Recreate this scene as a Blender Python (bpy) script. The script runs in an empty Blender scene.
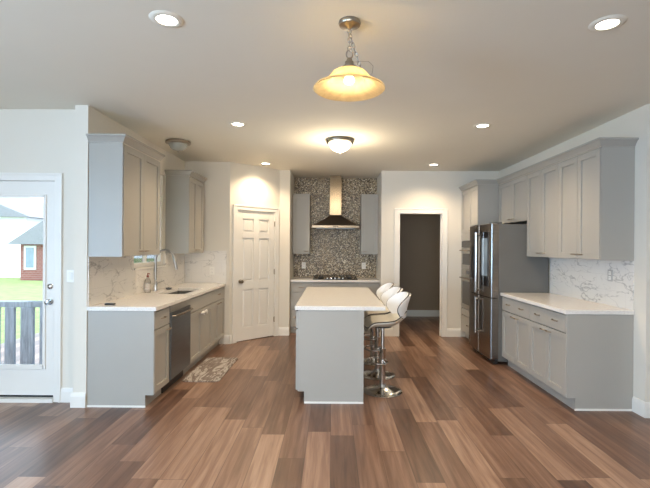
import bpy, bmesh, math, random
from mathutils import Vector, Matrix
random.seed(7)
S = bpy.context.scene
C = bpy.context.collection
PI = math.pi

# ---------------------------------------------------------------- camera, world, lights, exposure
cam_d = bpy.data.cameras.new('camera'); cam = bpy.data.objects.new('camera', cam_d); C.objects.link(cam)
cam_d.sensor_width = 36; cam_d.lens = 36*430/650
cam_d.shift_x = -7/650; cam_d.shift_y = 3/650
cam_d.clip_start = 0.05; cam_d.clip_end = 200
cam.location = (0, 0, 1.47)
cam.rotation_euler = (PI/2, math.radians(-0.42), 0)
S.camera = cam
S.view_settings.view_transform = 'Standard'; S.view_settings.look = 'None'
S.view_settings.gamma = 1; S.view_settings.use_curve_mapping = False
S.view_settings.exposure = 1.12

w = bpy.data.worlds.new('sky'); S.world = w; w.use_nodes = True
nt = w.node_tree; bg = nt.nodes['Background']
bg.inputs['Color'].default_value = (0.66, 0.83, 1.0, 1); bg.inputs['Strength'].default_value = 2.0

sun_d = bpy.data.lights.new('sun', 'SUN'); sun_d.energy = 1.8; sun_d.angle = 0.02; sun_d.color = (1, .95, .86)
sun = bpy.data.objects.new('sun', sun_d); C.objects.link(sun); sun.rotation_euler = (math.radians(5), math.radians(-32), 0)

def area(name, loc, rot, sx, sy, power, col):
    d = bpy.data.lights.new(name, 'AREA'); d.shape = 'RECTANGLE'; d.size = sx; d.size_y = sy; d.energy = power; d.color = col
    o = bpy.data.objects.new(name, d); C.objects.link(o); o.location = loc; o.rotation_euler = rot; return o
# area lamps added inside the unseen dining windows, standing in for daylight
area('added_back_daylight', (-1.2, -2.72, 1.35), (PI/2, 0, 0), 3.4, 1.9, 52, (1.0, .93, .82))
area('added_side_daylight', (-4.72, -0.8, 1.35), (0, -PI/2, 0), 1.9, 2.6, 112, (.34, .64, 1.0))

# ---------------------------------------------------------------- materials
def new_mat(name):
    m = bpy.data.materials.new(name); m.use_nodes = True
    return m, m.node_tree, m.node_tree.nodes['Principled BSDF']
def N(nt, t, **kw):
    n = nt.nodes.new(t)
    for k, v in kw.items(): setattr(n, k, v)
    return n
def ramp(nt, stops, interp='LINEAR'):
    r = N(nt, 'ShaderNodeValToRGB'); r.color_ramp.interpolation = interp
    e = r.color_ramp.elements
    while len(e) < len(stops): e.new(0.5)
    for i, (p, c) in enumerate(stops):
        e[i].position = p; e[i].color = (*c, 1) if len(c) == 3 else c
    return r
def coords(nt, scale=(1, 1, 1), out='Object'):
    t = N(nt, 'ShaderNodeTexCoord'); m = N(nt, 'ShaderNodeMapping'); m.inputs['Scale'].default_value = scale
    nt.links.new(t.outputs[out], m.inputs['Vector']); return m.outputs['Vector']
def paint(name, col, rough=.5, vary=.03, scale=6, bump=0.0, metallic=0, spec=.5, stretch=(1, 1, 1), coat=0):
    m, nt, b = new_mat(name)
    n = N(nt, 'ShaderNodeTexNoise'); n.inputs['Scale'].default_value = scale; n.inputs['Detail'].default_value = 3
    nt.links.new(coords(nt, stretch), n.inputs['Vector'])
    lo = tuple(max(0, c*(1-vary)) for c in col); hi = tuple(min(1, c*(1+vary)) for c in col)
    r = ramp(nt, [(.3, lo), (.7, hi)]); nt.links.new(n.outputs['Fac'], r.inputs['Fac'])
    nt.links.new(r.outputs['Color'], b.inputs['Base Color'])
    b.inputs['Roughness'].default_value = rough; b.inputs['Metallic'].default_value = metallic
    b.inputs['Specular IOR Level'].default_value = spec
    b.inputs['Coat Weight'].default_value = coat
    if bump:
        bp = N(nt, 'ShaderNodeBump'); bp.inputs['Strength'].default_value = bump; bp.inputs['Distance'].default_value = .002
        n2 = N(nt, 'ShaderNodeTexNoise'); n2.inputs['Scale'].default_value = scale*20
        nt.links.new(coords(nt, stretch), n2.inputs['Vector'])
        nt.links.new(n2.outputs['Fac'], bp.inputs['Height']); nt.links.new(bp.outputs['Normal'], b.inputs['Normal'])
    return m
def emit(name, col, strength):
    m, nt, b = new_mat(name)
    b.inputs['Base Color'].default_value = (*col, 1); b.inputs['Emission Color'].default_value = (*col, 1)
    b.inputs['Emission Strength'].default_value = strength; return m

WALL = paint('wall_paint', (.71, .68, .615), .75, .01, 2, .15)
CEIL = paint('ceiling_paint', (.80, .77, .68), .9, .01, 2, .1)
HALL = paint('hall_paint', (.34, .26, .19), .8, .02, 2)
TRIM = paint('white_trim_paint', (.78, .77, .74), .4, .01, 3)
GREY = paint('grey_cabinet_paint', (.378, .366, .338), .38, .015, 3)
GREYIN = paint('cabinet_interior_paint', (.22, .22, .215), .6, .02, 3)
CHROME = paint('chrome', (.62, .62, .62), .12, .02, 5, metallic=1)
FAUCET = paint('faucet_steel', (.36, .36, .36), .30, .05, 5, metallic=1)
NICKEL = paint('brushed_nickel', (.38, .33, .27), .32, .06, 20, metallic=1)
STEEL = paint('stainless_steel', (.36, .34, .31), .28, .06, 3, metallic=1, stretch=(1, 1, 30))
STEELH = paint('brushed_steel', (.23, .185, .135), .24, .05, 3, metallic=1, stretch=(20, 20, 1))
DSTEEL = paint('dark_stainless_steel', (.19, .205, .225), .36, .06, 3, metallic=1, stretch=(1, 1, 30))
HOODC = paint('bronzed_hood_steel', (.13, .105, .085), .3, .08, 4, metallic=.8)
FSIDE = paint('grey_appliance_side', (.13, .13, .125), .5, .03, 4)
BLACK = paint('black_plastic', (.015, .015, .016), .35, .1, 8)
BGLASS = paint('black_glass', (.012, .012, .014), .06, .1, 3)
IRON = paint('cast_iron', (.02, .02, .02), .6, .1, 30, .3)
WLEATHER = paint('white_vinyl', (.80, .81, .83), .3, .02, 8, .05, coat=.3)
CLEATHER = paint('cream_vinyl', (.60, .57, .49), .35, .04, 8, .05)
PIPING = paint('black_piping', (.02, .018, .018), .4, .05, 8)
PLATE = paint('white_plastic_plate', (.80, .79, .75), .35, .01, 10)
WRAP = paint('white_foam_wrap', (.88, .87, .85), .5, .02, 20, .4)
HGREY = paint('light_quartz_edge', (.78, .76, .72), .2, .02, 20)
DWOOD = paint('weathered_deck_wood', (.34, .40, .50), .8, .25, 5, .5, stretch=(8, 8, 1))
LAWN = paint('lawn_grass', (.20, .27, .09), .9, .25, 3, .5)
ROOF = paint('roof_shingle', (.26, .26, .28), .85, .1, 12, .3)
SIDING = paint('pale_siding', (.85, .85, .84), .7, .04, 3, stretch=(.2, .2, 12))
WINGLASS_D = paint('house_window_glass', (.25, .32, .38), .1, .1, 3)
RUBBER = paint('dark_rubber', (.03, .03, .03), .7, .1, 9)

def quartz():
    m, nt, b = new_mat('speckled_quartz')
    v = coords(nt)
    n = N(nt, 'ShaderNodeTexNoise'); n.inputs['Scale'].default_value = 160; n.inputs['Detail'].default_value = 2
    nt.links.new(v, n.inputs['Vector'])
    r = ramp(nt, [(.35, (.66, .63, .60)), (.5, (.76, .74, .72)), (.65, (.82, .81, .79))])
    nt.links.new(n.outputs['Fac'], r.inputs['Fac']); nt.links.new(r.outputs['Color'], b.inputs['Base Color'])
    b.inputs['Roughness'].default_value = .16; return m
QUARTZ = quartz()

def marble():
    m, nt, b = new_mat('veined_marble_tile')
    v = coords(nt)
    def vein(scale, width, seed, dist):
        mp = N(nt, 'ShaderNodeMapping'); mp.inputs['Location'].default_value = (seed, seed*.7, seed*1.3)
        mp.inputs['Rotation'].default_value = (.6, .5, .3); mp.inputs['Scale'].default_value = (1, 1, 2.2)
        nt.links.new(v, mp.inputs['Vector'])
        n = N(nt, 'ShaderNodeTexNoise'); n.inputs['Scale'].default_value = scale; n.inputs['Detail'].default_value = 3
        n.inputs['Distortion'].default_value = dist; nt.links.new(mp.outputs['Vector'], n.inputs['Vector'])
        s = N(nt, 'ShaderNodeMath', operation='SUBTRACT'); s.inputs[1].default_value = .5; nt.links.new(n.outputs['Fac'], s.inputs[0])
        a = N(nt, 'ShaderNodeMath', operation='ABSOLUTE'); nt.links.new(s.outputs[0], a.inputs[0])
        r = ramp(nt, [(0, (1, 1, 1)), (width, (0, 0, 0))]); nt.links.new(a.outputs[0], r.inputs['Fac'])
        return r.outputs['Color']
    m1 = vein(2.4, .014, 3.9, .25); m2 = vein(3.4, .010, 14.4, .35)
    msk = N(nt, 'ShaderNodeTexNoise'); msk.inputs['Scale'].default_value = 5; nt.links.new(v, msk.inputs['Vector'])
    mr = ramp(nt, [(.42, (0, 0, 0)), (.54, (1, 1, 1))]); nt.links.new(msk.outputs['Fac'], mr.inputs['Fac'])
    mx = N(nt, 'ShaderNodeMath', operation='MAXIMUM'); nt.links.new(m1, mx.inputs[0]); nt.links.new(m2, mx.inputs[1])
    mu = N(nt, 'ShaderNodeMath', operation='MULTIPLY'); nt.links.new(mx.outputs[0], mu.inputs[0]); nt.links.new(mr.outputs['Color'], mu.inputs[1])
    mix = N(nt, 'ShaderNodeMix', data_type='RGBA'); nt.links.new(mu.outputs[0], mix.inputs[0])
    mix.inputs[6].default_value = (.74, .72, .69, 1); mix.inputs[7].default_value = (.42, .41, .40, 1)
    # grout lines of 0.1 x 0.3 m tiles: u = x + y along the wall, v = height
    sx = N(nt, 'ShaderNodeSeparateXYZ'); nt.links.new(v, sx.inputs[0])
    ad = N(nt, 'ShaderNodeMath', operation='ADD'); nt.links.new(sx.outputs[0], ad.inputs[0]); nt.links.new(sx.outputs[1], ad.inputs[1])
    cx = N(nt, 'ShaderNodeCombineXYZ'); nt.links.new(ad.outputs[0], cx.inputs[0]); 
    zz = N(nt, 'ShaderNodeMath', operation='SUBTRACT'); zz.inputs[1].default_value = .914; nt.links.new(sx.outputs[2], zz.inputs[0]); nt.links.new(zz.outputs[0], cx.inputs[1])
    bt = N(nt, 'ShaderNodeTexBrick'); nt.links.new(cx.outputs[0], bt.inputs['Vector'])
    bt.inputs['Scale'].default_value = 1; bt.inputs['Brick Width'].default_value = .30; bt.inputs['Row Height'].default_value = .152
    bt.inputs['Mortar Size'].default_value = .0012; bt.inputs['Mortar Smooth'].default_value = .3
    mix2 = N(nt, 'ShaderNodeMix', data_type='RGBA'); nt.links.new(bt.outputs['Fac'], mix2.inputs[0])
    nt.links.new(mix.outputs[2], mix2.inputs[6]); mix2.inputs[7].default_value = (.60, .58, .56, 1)
    nt.links.new(mix2.outputs[2], b.inputs['Base Color']); b.inputs['Roughness'].default_value = .22; return m
MARBLE = marble()

def mosaic():
    m, nt, b = new_mat('pebble_mosaic_tile')
    v = coords(nt, (1, 1, 1))
    vo = N(nt, 'ShaderNodeTexVoronoi'); vo.inputs['Scale'].default_value = 70; nt.links.new(v, vo.inputs['Vector'])
    sp = N(nt, 'ShaderNodeSeparateColor'); nt.links.new(vo.outputs['Color'], sp.inputs[0])
    r = ramp(nt, [(0, (.035, .024, .014)), (.2, (.12, .085, .05)), (.42, (.27, .20, .12)), (.62, (.42, .33, .21)), (.8, (.66, .56, .40)), (.92, (.90, .82, .64))], 'CONSTANT')
    nt.links.new(sp.outputs[0], r.inputs['Fac'])
    ve = N(nt, 'ShaderNodeTexVoronoi', feature='DISTANCE_TO_EDGE'); ve.inputs['Scale'].default_value = 70; nt.links.new(v, ve.inputs['Vector'])
    er = ramp(nt, [(.03, (1, 1, 1)), (.07, (0, 0, 0))]); nt.links.new(ve.outputs['Distance'], er.inputs['Fac'])
    mix = N(nt, 'ShaderNodeMix', data_type='RGBA'); nt.links.new(er.outputs['Color'], mix.inputs[0])
    nt.links.new(r.outputs['Color'], mix.inputs[6]); mix.inputs[7].default_value = (.20, .17, .13, 1)
    nt.links.new(mix.outputs[2], b.inputs['Base Color'])
    rr = N(nt, 'ShaderNodeMapRange'); rr.inputs[3].default_value = .12; rr.inputs[4].default_value = .6
    nt.links.new(sp.outputs[1], rr.inputs[0]); nt.links.new(rr.outputs[0], b.inputs['Roughness'])
    bp = N(nt, 'ShaderNodeBump'); bp.inputs['Strength'].default_value = .6; bp.inputs['Distance'].default_value = .003
    nt.links.new(ve.outputs['Distance'], bp.inputs['Height']); nt.links.new(bp.outputs['Normal'], b.inputs['Normal'])
    return m
MOSAIC = mosaic()

def floor_mat():
    m, nt, b = new_mat('wood_plank_floor')
    L = nt.links.new
    def M(op, a, bb=None):
        n = N(nt, 'ShaderNodeMath', operation=op)
        for i, q in enumerate((a, bb)):
            if q is None: continue
            if isinstance(q, (int, float)): n.inputs[i].default_value = q
            else: L(q, n.inputs[i])
        return n.outputs[0]
    v = coords(nt); sx = N(nt, 'ShaderNodeSeparateXYZ'); L(v, sx.inputs[0])
    X, Y = sx.outputs[0], sx.outputs[1]
    PW, PL = .18, 1.22
    u = M('DIVIDE', X, PW); row = M('FLOOR', u)
    wn = N(nt, 'ShaderNodeTexWhiteNoise', noise_dimensions='1D'); L(row, wn.inputs['W'])
    t = M('ADD', M('DIVIDE', Y, PL), M('MULTIPLY', wn.outputs['Value'], 7.3)); col = M('FLOOR', t)
    cid = N(nt, 'ShaderNodeCombineXYZ'); L(row, cid.inputs[0]); L(col, cid.inputs[1])
    w2 = N(nt, 'ShaderNodeTexWhiteNoise', noise_dimensions='2D'); L(cid.outputs[0], w2.inputs['Vector'])
    # grain
    gv = N(nt, 'ShaderNodeCombineXYZ'); L(M('MULTIPLY', X, 26), gv.inputs[0]); L(M('MULTIPLY', Y, 1.5), gv.inputs[1]); L(M('MULTIPLY', w2.outputs['Value'], 50), gv.inputs[2])
    g = N(nt, 'ShaderNodeTexNoise'); g.inputs['Scale'].default_value = 1; g.inputs['Detail'].default_value = 5; g.inputs['Distortion'].default_value = .5; L(gv.outputs[0], g.inputs['Vector'])
    g2v = N(nt, 'ShaderNodeCombineXYZ'); L(M('MULTIPLY', X, 130), g2v.inputs[0]); L(M('MULTIPLY', Y, 4), g2v.inputs[1]); L(M('MULTIPLY', w2.outputs['Value'], 90), g2v.inputs[2])
    g2 = N(nt, 'ShaderNodeTexNoise'); g2.inputs['Scale'].default_value = 1; g2.inputs['Detail'].default_value = 3; L(g2v.outputs[0], g2.inputs['Vector'])
    k = M('ADD', M('ADD', M('MULTIPLY', w2.outputs['Value'], .58), M('MULTIPLY', g.outputs['Fac'], .85)), M('MULTIPLY', g2.outputs['Fac'], .25))
    k = M('SUBTRACT', k, .35)
    r = ramp(nt, [(0.06, (.070, .036, .024)), (.34, (.140, .076, .050)), (.58, (.230, .134, .092)), (.88, (.38, .250, .180))]); L(k, r.inputs['Fac'])
    fu = M('FRACT', u); ft = M('FRACT', t)
    eu = M('MULTIPLY', M('MINIMUM', fu, M('SUBTRACT', 1, fu)), PW); et = M('MULTIPLY', M('MINIMUM', ft, M('SUBTRACT', 1, ft)), PL)
    e = M('MINIMUM', eu, et)
    er = ramp(nt, [(.0012, (1, 1, 1)), (.0026, (0, 0, 0))]); L(e, er.inputs['Fac'])
    mix = N(nt, 'ShaderNodeMix', data_type='RGBA'); L(M('MULTIPLY', er.outputs['Color'], .65), mix.inputs[0]); L(r.outputs['Color'], mix.inputs[6]); mix.inputs[7].default_value = (.03, .018, .012, 1)
    L(mix.outputs[2], b.inputs['Base Color'])
    rr = N(nt, 'ShaderNodeMapRange'); rr.inputs[3].default_value = .29; rr.inputs[4].default_value = .36; L(g2.outputs['Fac'], rr.inputs[0]); L(rr.outputs[0], b.inputs['Roughness'])
    bp = N(nt, 'ShaderNodeBump'); bp.inputs['Strength'].default_value = .04; bp.inputs['Distance'].default_value = .0003; L(g2.outputs['Fac'], bp.inputs['Height']); L(bp.outputs['Normal'], b.inputs['Normal'])
    return m
FLOOR = floor_mat()

def rug_mat():
    m, nt, b = new_mat('marbled_mat_fabric')
    n = N(nt, 'ShaderNodeTexNoise'); n.inputs['Scale'].default_value = 4.0; n.inputs['Detail'].default_value = 4; n.inputs['Distortion'].default_value = 2.2
    nt.links.new(coords(nt, (1.5, .6, 1)), n.inputs['Vector'])
    s = N(nt, 'ShaderNodeMath', operation='MULTIPLY'); s.inputs[1].default_value = 26; nt.links.new(n.outputs['Fac'], s.inputs[0])
    s2 = N(nt, 'ShaderNodeMath', operation='SINE'); nt.links.new(s.outputs[0], s2.inputs[0])
    r = ramp(nt, [(0, (.17, .135, .12)), (.5, (.25, .21, .19)), (1, (.46, .43, .41))])
    mr = N(nt, 'ShaderNodeMapRange'); mr.inputs[1].default_value = -1; nt.links.new(s2.outputs[0], mr.inputs[0])
    nt.links.new(mr.outputs[0], r.inputs['Fac']); nt.links.new(r.outputs['Color'], b.inputs['Base Color']); b.inputs['Roughness'].default_value = .8; return m
RUG = rug_mat()

def brick_mat():
    m, nt, b = new_mat('red_brick')
    bt = N(nt, 'ShaderNodeTexBrick'); v = coords(nt); v.node.inputs['Rotation'].default_value = (-PI/2, 0, 0); nt.links.new(v, bt.inputs['Vector'])
    bt.inputs['Color1'].default_value = (.26, .075, .06, 1); bt.inputs['Color2'].default_value = (.34, .12, .10, 1); bt.inputs['Mortar'].default_value = (.36, .30, .27, 1)
    bt.inputs['Scale'].default_value = 2.2; nt.links.new(bt.outputs['Color'], b.inputs['Base Color']); b.inputs['Roughness'].default_value = .9; return m
BRICK = brick_mat()

def glass_mat(name, col=(1, 1, 1), rough=0.0, transp=.9):
    m, nt, b = new_mat(name)
    tr = N(nt, 'ShaderNodeBsdfTransparent'); tr.inputs[0].default_value = (*col, 1)
    gl = N(nt, 'ShaderNodeBsdfGlossy'); gl.inputs['Roughness'].default_value = rough
    lw = N(nt, 'ShaderNodeLayerWeight'); lw.inputs['Blend'].default_value = .1
    mr = N(nt, 'ShaderNodeMapRange'); mr.inputs[3].default_value = .03; mr.inputs[4].default_value = .9
    nt.links.new(lw.outputs['Fresnel'], mr.inputs[0])
    mx = N(nt, 'ShaderNodeMixShader'); nt.links.new(mr.outputs[0], mx.inputs[0])
    nt.links.new(tr.outputs[0], mx.inputs[1]); nt.links.new(gl.outputs[0], mx.inputs[2])
    nt.links.new(mx.outputs[0], nt.nodes['Material Output'].inputs['Surface']); return m
GLASS = glass_mat('clear_glass'); BOTTLE = glass_mat('clear_bottle_plastic', (.82, .82, .82), .1)

def alabaster(name, col, em, strength, swirl=8):
    m, nt, b = new_mat(name)
    n = N(nt, 'ShaderNodeTexNoise'); n.inputs['Scale'].default_value = swirl; n.inputs['Distortion'].default_value = 2.0
    nt.links.new(coords(nt), n.inputs['Vector'])
    r = ramp(nt, [(.35, tuple(c*.80 for c in em)), (.65, em)]); nt.links.new(n.outputs['Fac'], r.inputs['Fac'])
    nt.links.new(r.outputs['Color'], b.inputs['Emission Color']); b.inputs['Emission Strength'].default_value = strength
    b.inputs['Base Color'].default_value = (*col, 1); b.inputs['Roughness'].default_value = .25; return m
def shade_mat():
    m, nt, b = new_mat('swirled_alabaster_glass')
    n = N(nt, 'ShaderNodeTexNoise'); n.inputs['Scale'].default_value = 9; n.inputs['Distortion'].default_value = 2.0
    nt.links.new(coords(nt), n.inputs['Vector'])
    r = ramp(nt, [(.35, (.50, .42, .26)), (.65, (.62, .55, .37))]); nt.links.new(n.outputs['Fac'], r.inputs['Fac'])
    tl = N(nt, 'ShaderNodeBsdfTranslucent'); nt.links.new(r.outputs['Color'], tl.inputs['Color'])
    b.inputs['Base Color'].default_value = (.10, .08, .055, 1); b.inputs['Roughness'].default_value = .25
    ad = N(nt, 'ShaderNodeAddShader'); nt.links.new(tl.outputs[0], ad.inputs[0]); nt.links.new(b.outputs[0], ad.inputs[1])
    nt.links.new(ad.outputs[0], nt.nodes['Material Output'].inputs['Surface']); return m
SHADE = shade_mat()
BOWL_ON = alabaster('lit_frosted_glass', (.9, .9, .85), (1, .88, .66), 3.0)
BOWL_OFF = paint('unlit_frosted_glass', (.36, .38, .36), .25, .06, 12)
LAMP = emit('lit_lamp_lens', (1, .93, .80), 6.0)
BULB = emit('glowing_bulb', (1, .88, .6), 4.0)
def screen_mat():
    m, nt, b = new_mat('refrigerator_screen')
    n = N(nt, 'ShaderNodeTexNoise'); n.inputs['Scale'].default_value = 5; nt.links.new(coords(nt), n.inputs['Vector'])
    r = ramp(nt, [(.3, (.10, .13, .15)), (.7, (.22, .26, .28))]); nt.links.new(n.outputs['Fac'], r.inputs['Fac'])
    nt.links.new(r.outputs['Color'], b.inputs['Emission Color']); b.inputs['Emission Strength'].default_value = .5
    b.inputs['Base Color'].default_value = (.05, .06, .07, 1); b.inputs['Roughness'].default_value = .08; return m
SCREEN = screen_mat()
FRONT = paint('refrigerator_steel', (.25, .22, .195), .25, .08, 3, metallic=1, stretch=(1, 1, 30))

# ---------------------------------------------------------------- helpers
def box(bm, x0, x1, y0, y1, z0, z1):
    if x0 > x1: x0, x1 = x1, x0
    if y0 > y1: y0, y1 = y1, y0
    if z0 > z1: z0, z1 = z1, z0
    vs = [bm.verts.new(p) for p in ((x0,y0,z0),(x1,y0,z0),(x1,y1,z0),(x0,y1,z0),(x0,y0,z1),(x1,y0,z1),(x1,y1,z1),(x0,y1,z1))]
    for f in ((0,3,2,1),(4,5,6,7),(0,1,5,4),(1,2,6,5),(2,3,7,6),(3,0,4,7)): bm.faces.new([vs[i] for i in f])
def prism(bm, poly, axis, a, b):
    """extrude a 2D polygon along an axis ('x','y','z') from a to b"""
    def P(p, t):
        return {'x': (t, p[0], p[1]), 'y': (p[0], t, p[1]), 'z': (p[0], p[1], t)}[axis]
    A = [bm.verts.new(P(p, a)) for p in poly]; B = [bm.verts.new(P(p, b)) for p in poly]
    n = len(poly)
    for i in range(n): bm.faces.new((A[i], A[(i+1) % n], B[(i+1) % n], B[i]))
    bm.faces.new(A); bm.faces.new(list(reversed(B)))
def lathe(bm, prof, c=(0, 0, 0), seg=28, caps=True):
    rings = []
    for r, z in prof:
        rings.append([bm.verts.new((c[0]+r*math.cos(2*PI*i/seg), c[1]+r*math.sin(2*PI*i/seg), c[2]+z)) for i in range(seg)])
    for a, b in zip(rings, rings[1:]):
        for i in range(seg): bm.faces.new((a[i], a[(i+1) % seg], b[(i+1) % seg], b[i]))
    if caps: bm.faces.new(list(reversed(rings[0]))); bm.faces.new(rings[-1])
def tube(bm, pts, r, seg=8, closed=False, caps=True):
    pts = [Vector(p) for p in pts]; n = len(pts); rings = []
    up = None
    for i, p in enumerate(pts):
        if closed: t = pts[(i+1) % n]-pts[i-1]
        else: t = pts[min(i+1, n-1)]-pts[max(i-1, 0)]
        t.normalize()
        if up is None:
            up = Vector((0, 0, 1)) if abs(t.z) < .9 else Vector((1, 0, 0))
        s = t.cross(up); s.normalize(); up = s.cross(t).normalized()
        rr = r[i] if isinstance(r, (list, tuple)) else r
        rings.append([bm.verts.new(p+s*rr*math.cos(2*PI*k/seg)+up*rr*math.sin(2*PI*k/seg)) for k in range(seg)])
    rng = range(n if closed else n-1)
    for i in rng:
        a, b = rings[i], rings[(i+1) % n]
        for k in range(seg): bm.faces.new((a[k], a[(k+1) % seg], b[(k+1) % seg], b[k]))
    if caps and not closed: bm.faces.new(list(reversed(rings[0]))); bm.faces.new(rings[-1])
def obj(name, bm, mat, parent=None, smooth=False, bevel=0, sub=0, solid=0):
    bmesh.ops.recalc_face_normals(bm, faces=bm.faces)
    me = bpy.data.meshes.new(name); bm.to_mesh(me); bm.free()
    me.materials.append(mat)
    if smooth:
        for p in me.polygons: p.use_smooth = True
        try: me.set_sharp_from_angle(angle=math.radians(40))
        except Exception: pass
    o = bpy.data.objects.new(name, me); C.objects.link(o)
    if parent: o.parent = parent
    if solid:
        md = o.modifiers.new('solid', 'SOLIDIFY'); md.thickness = solid; md.offset = 0
    if bevel:
        md = o.modifiers.new('bevel', 'BEVEL'); md.width = bevel; md.segments = 2; md.limit_method = 'ANGLE'; md.angle_limit = math.radians(40)
    if sub:
        md = o.modifiers.new('subd', 'SUBSURF'); md.levels = sub; md.render_levels = sub
    return o
def BM(): return bmesh.new()
def bobj(name, mat, parent, *boxes, bevel=0):
    bm = BM()
    for b in boxes: box(bm, *b)
    return obj(name, bm, mat, parent, bevel=bevel)
def thing(name, label, cat, loc=(0, 0, 0), rz=0, group=None):
    o = bpy.data.objects.new(name, None); o.empty_display_size = .1; C.objects.link(o)
    o.location = loc; o.rotation_euler = (0, 0, rz); o['label'] = label; o['category'] = cat
    if group: o['group'] = group
    return o
def tag(o, label, cat, group=None, kind=None):
    o['label'] = label; o['category'] = cat
    if group: o['group'] = group
    if kind: o['kind'] = kind
    return o
def structure(o, label=None, cat=None):
    o['kind'] = 'structure'
    if label: o['label'] = label
    if cat: o['category'] = cat
    return o
def dup(root, loc, label, rz=None):
    r = root.copy(); C.objects.link(r); r.location = loc; r['label'] = label
    if rz is not None: r.rotation_euler = (0, 0, rz)
    for ch in list(root.children):
        c = ch.copy(); C.objects.link(c); c.parent = r
        for g in ch.children:
            d = g.copy(); C.objects.link(d); d.parent = c
    return r

# ---------------------------------------------------------------- room
H = 2.74
XL, XR = -2.22, 2.75            # kitchen side walls
YE = 3.90                       # near end of the left kitchen wall
YD = 4.03                       # patio door wall
YB = 7.12                       # back wall plane
structure(bobj('floor', FLOOR, None, (-4.9, 5.2, -2.9, 9.6, -.06, 0)), 'wood look plank floor in mixed browns running away from the camera', 'floor')
structure(bobj('ceiling', CEIL, None, (-4.9, 5.2, -2.9, 9.6, H, H+.1)), 'smooth off white ceiling', 'ceiling')
# left kitchen wall with the sink window opening
WY0, WY1, WZ0, WZ1 = 4.80, 5.70, 1.215, 2.40
structure(bobj('wall_left', WALL, None,
    (XL-.12, XL, YE, WY0, 0, H), (XL-.12, XL, WY1, 6.60, 0, H), (XL-.12, XL, WY0, WY1, 0, WZ0), (XL-.12, XL, WY0, WY1, WZ1, H)), 'cream left kitchen wall behind the sink run', 'wall')
structure(bobj('wall_corner', WALL, None, (XL, -1.54, 6.47, 6.59, 0, H)), 'short cream wall at the far end of the sink run', 'wall')
# angled pantry wall with its door opening
A = Vector((-1.54, 6.47, 0)); B = Vector((-.875, YB, 0)); D = (B-A); LEN = D.length; ANG = math.atan2(D.y, D.x)
pw = bpy.data.objects.new('pantry_axes', None)
DO0, DO1, DH = .125, .835, 2.03
bm = BM()
for b in ((0, DO0-.02, 0, .12, 0, H), (DO1+.02, LEN, 0, .12, 0, H), (DO0-.02, DO1+.02, 0, .12, DH+.02, H)): box(bm, *b)
o = obj('wall_pantry', bm, WALL); o.location = A; o.rotation_euler = (0, 0, ANG); structure(o, 'angled cream wall around the pantry door', 'wall')
bpy.data.objects.remove(pw)
# back wall pieces, alcove, doorway
AX0, AX1, AYB = -.70, .815, 7.90
OX0, OX1, OH = 1.12, 1.82, 2.03
structure(bobj('wall_back', WALL, None,
    (-.875, AX0, YB, AYB+.12, 0, H), (AX1, OX0-.02, YB, YB+.12, 0, H), (OX1+.02, XR+.12, YB, YB+.12, 0, H), (OX0-.02, OX1+.02, YB, YB+.12, OH+.02, H),
    (AX1, AX1+.10, YB+.12, AYB+.12, 0, H), (AX0, AX1, AYB, AYB+.12, 0, H)), 'cream back wall with the range alcove and the doorway', 'wall')
structure(bobj('wall_right', WALL, None, (XR, XR+.12, 3.76, YB, 0, H)), 'cream right kitchen wall', 'wall')
structure(bobj('wall_right_return', WALL, None, (XR+.12, 5.2, 3.76, 3.88, 0, H)), 'cream wall turning away to the right of the kitchen', 'wall')
# hall beyond the doorway
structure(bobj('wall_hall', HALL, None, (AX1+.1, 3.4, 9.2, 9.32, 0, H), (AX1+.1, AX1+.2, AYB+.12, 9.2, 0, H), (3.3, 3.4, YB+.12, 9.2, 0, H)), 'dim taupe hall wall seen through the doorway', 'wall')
# dining end
PX0, PX1 = -3.52, -2.596
structure(bobj('wall_patio', WALL, None,
    (-4.9, PX0-.03, YD, YD+.14, 0, H), (PX1+.03, XL-.12, YD, YD+.14, 0, H), (PX0-.03, PX1+.03, YD, YD+.14, 2.10, H)), 'pale wall around the glazed patio door', 'wall')
structure(bobj('wall_dining_left', WALL, None, (-4.9, -4.78, -2.9, -2.2, 0, H), (-4.9, -4.78, .6, YD, 0, H), (-4.9, -4.78, -2.2, .6, 0, .35), (-4.9, -4.78, -2.2, .6, 2.35, H)), 'left wall of the dining end', 'wall')
structure(bobj('wall_dining_right', WALL, None, (5.08, 5.2, -2.9, 3.76, 0, H)), 'right wall of the dining end', 'wall')
structure(bobj('wall_front', WALL, None, (-4.9, -3.0, -2.9, -2.78, 0, H), (.6, 5.2, -2.9, -2.78, 0, H), (-3.0, .6, -2.9, -2.78, 0, .35), (-3.0, .6, -2.9, -2.78, 2.35, H)), 'wall behind the camera with a wide window', 'wall')

# baseboards
BBP = [(0, 0), (.016, 0), (.016, .10), (.011, .125), (.005, .135), (0, .135)]
def baseboard(name, p0, p1, side, h=1.0):
    """p0->p1 along the wall foot; board stands off to the 'side' normal"""
    p0 = Vector((*p0, 0)); p1 = Vector((*p1, 0)); n = Vector((*side, 0))
    bm = BM(); A_ = [bm.verts.new(p0+n*u+Vector((0, 0, z*h))) for u, z in BBP]; B_ = [bm.verts.new(p1+n*u+Vector((0, 0, z*h))) for u, z in BBP]
    k = len(BBP)
    for i in range(k): bm.faces.new((A_[i], A_[(i+1) % k], B_[(i+1) % k], B_[i]))
    bm.faces.new(A_); bm.faces.new(list(reversed(B_)))
    return structure(obj(name, bm, TRIM))
Dn = D.normalized(); Nn = Vector((Dn.y, -Dn.x, 0))
baseboard('baseboard_left_end', (XL-.136, YE), (XL, YE), (0, -1))
baseboard('baseboard_left_side', (XL-.12, YE+.001), (XL-.12, YD-.017), (-1, 0))
baseboard('baseboard_patio', (-2.525, YD), (XL-.12, YD), (0, -1))
pa = A; pb = A+Dn*(DO0-.085)
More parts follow.
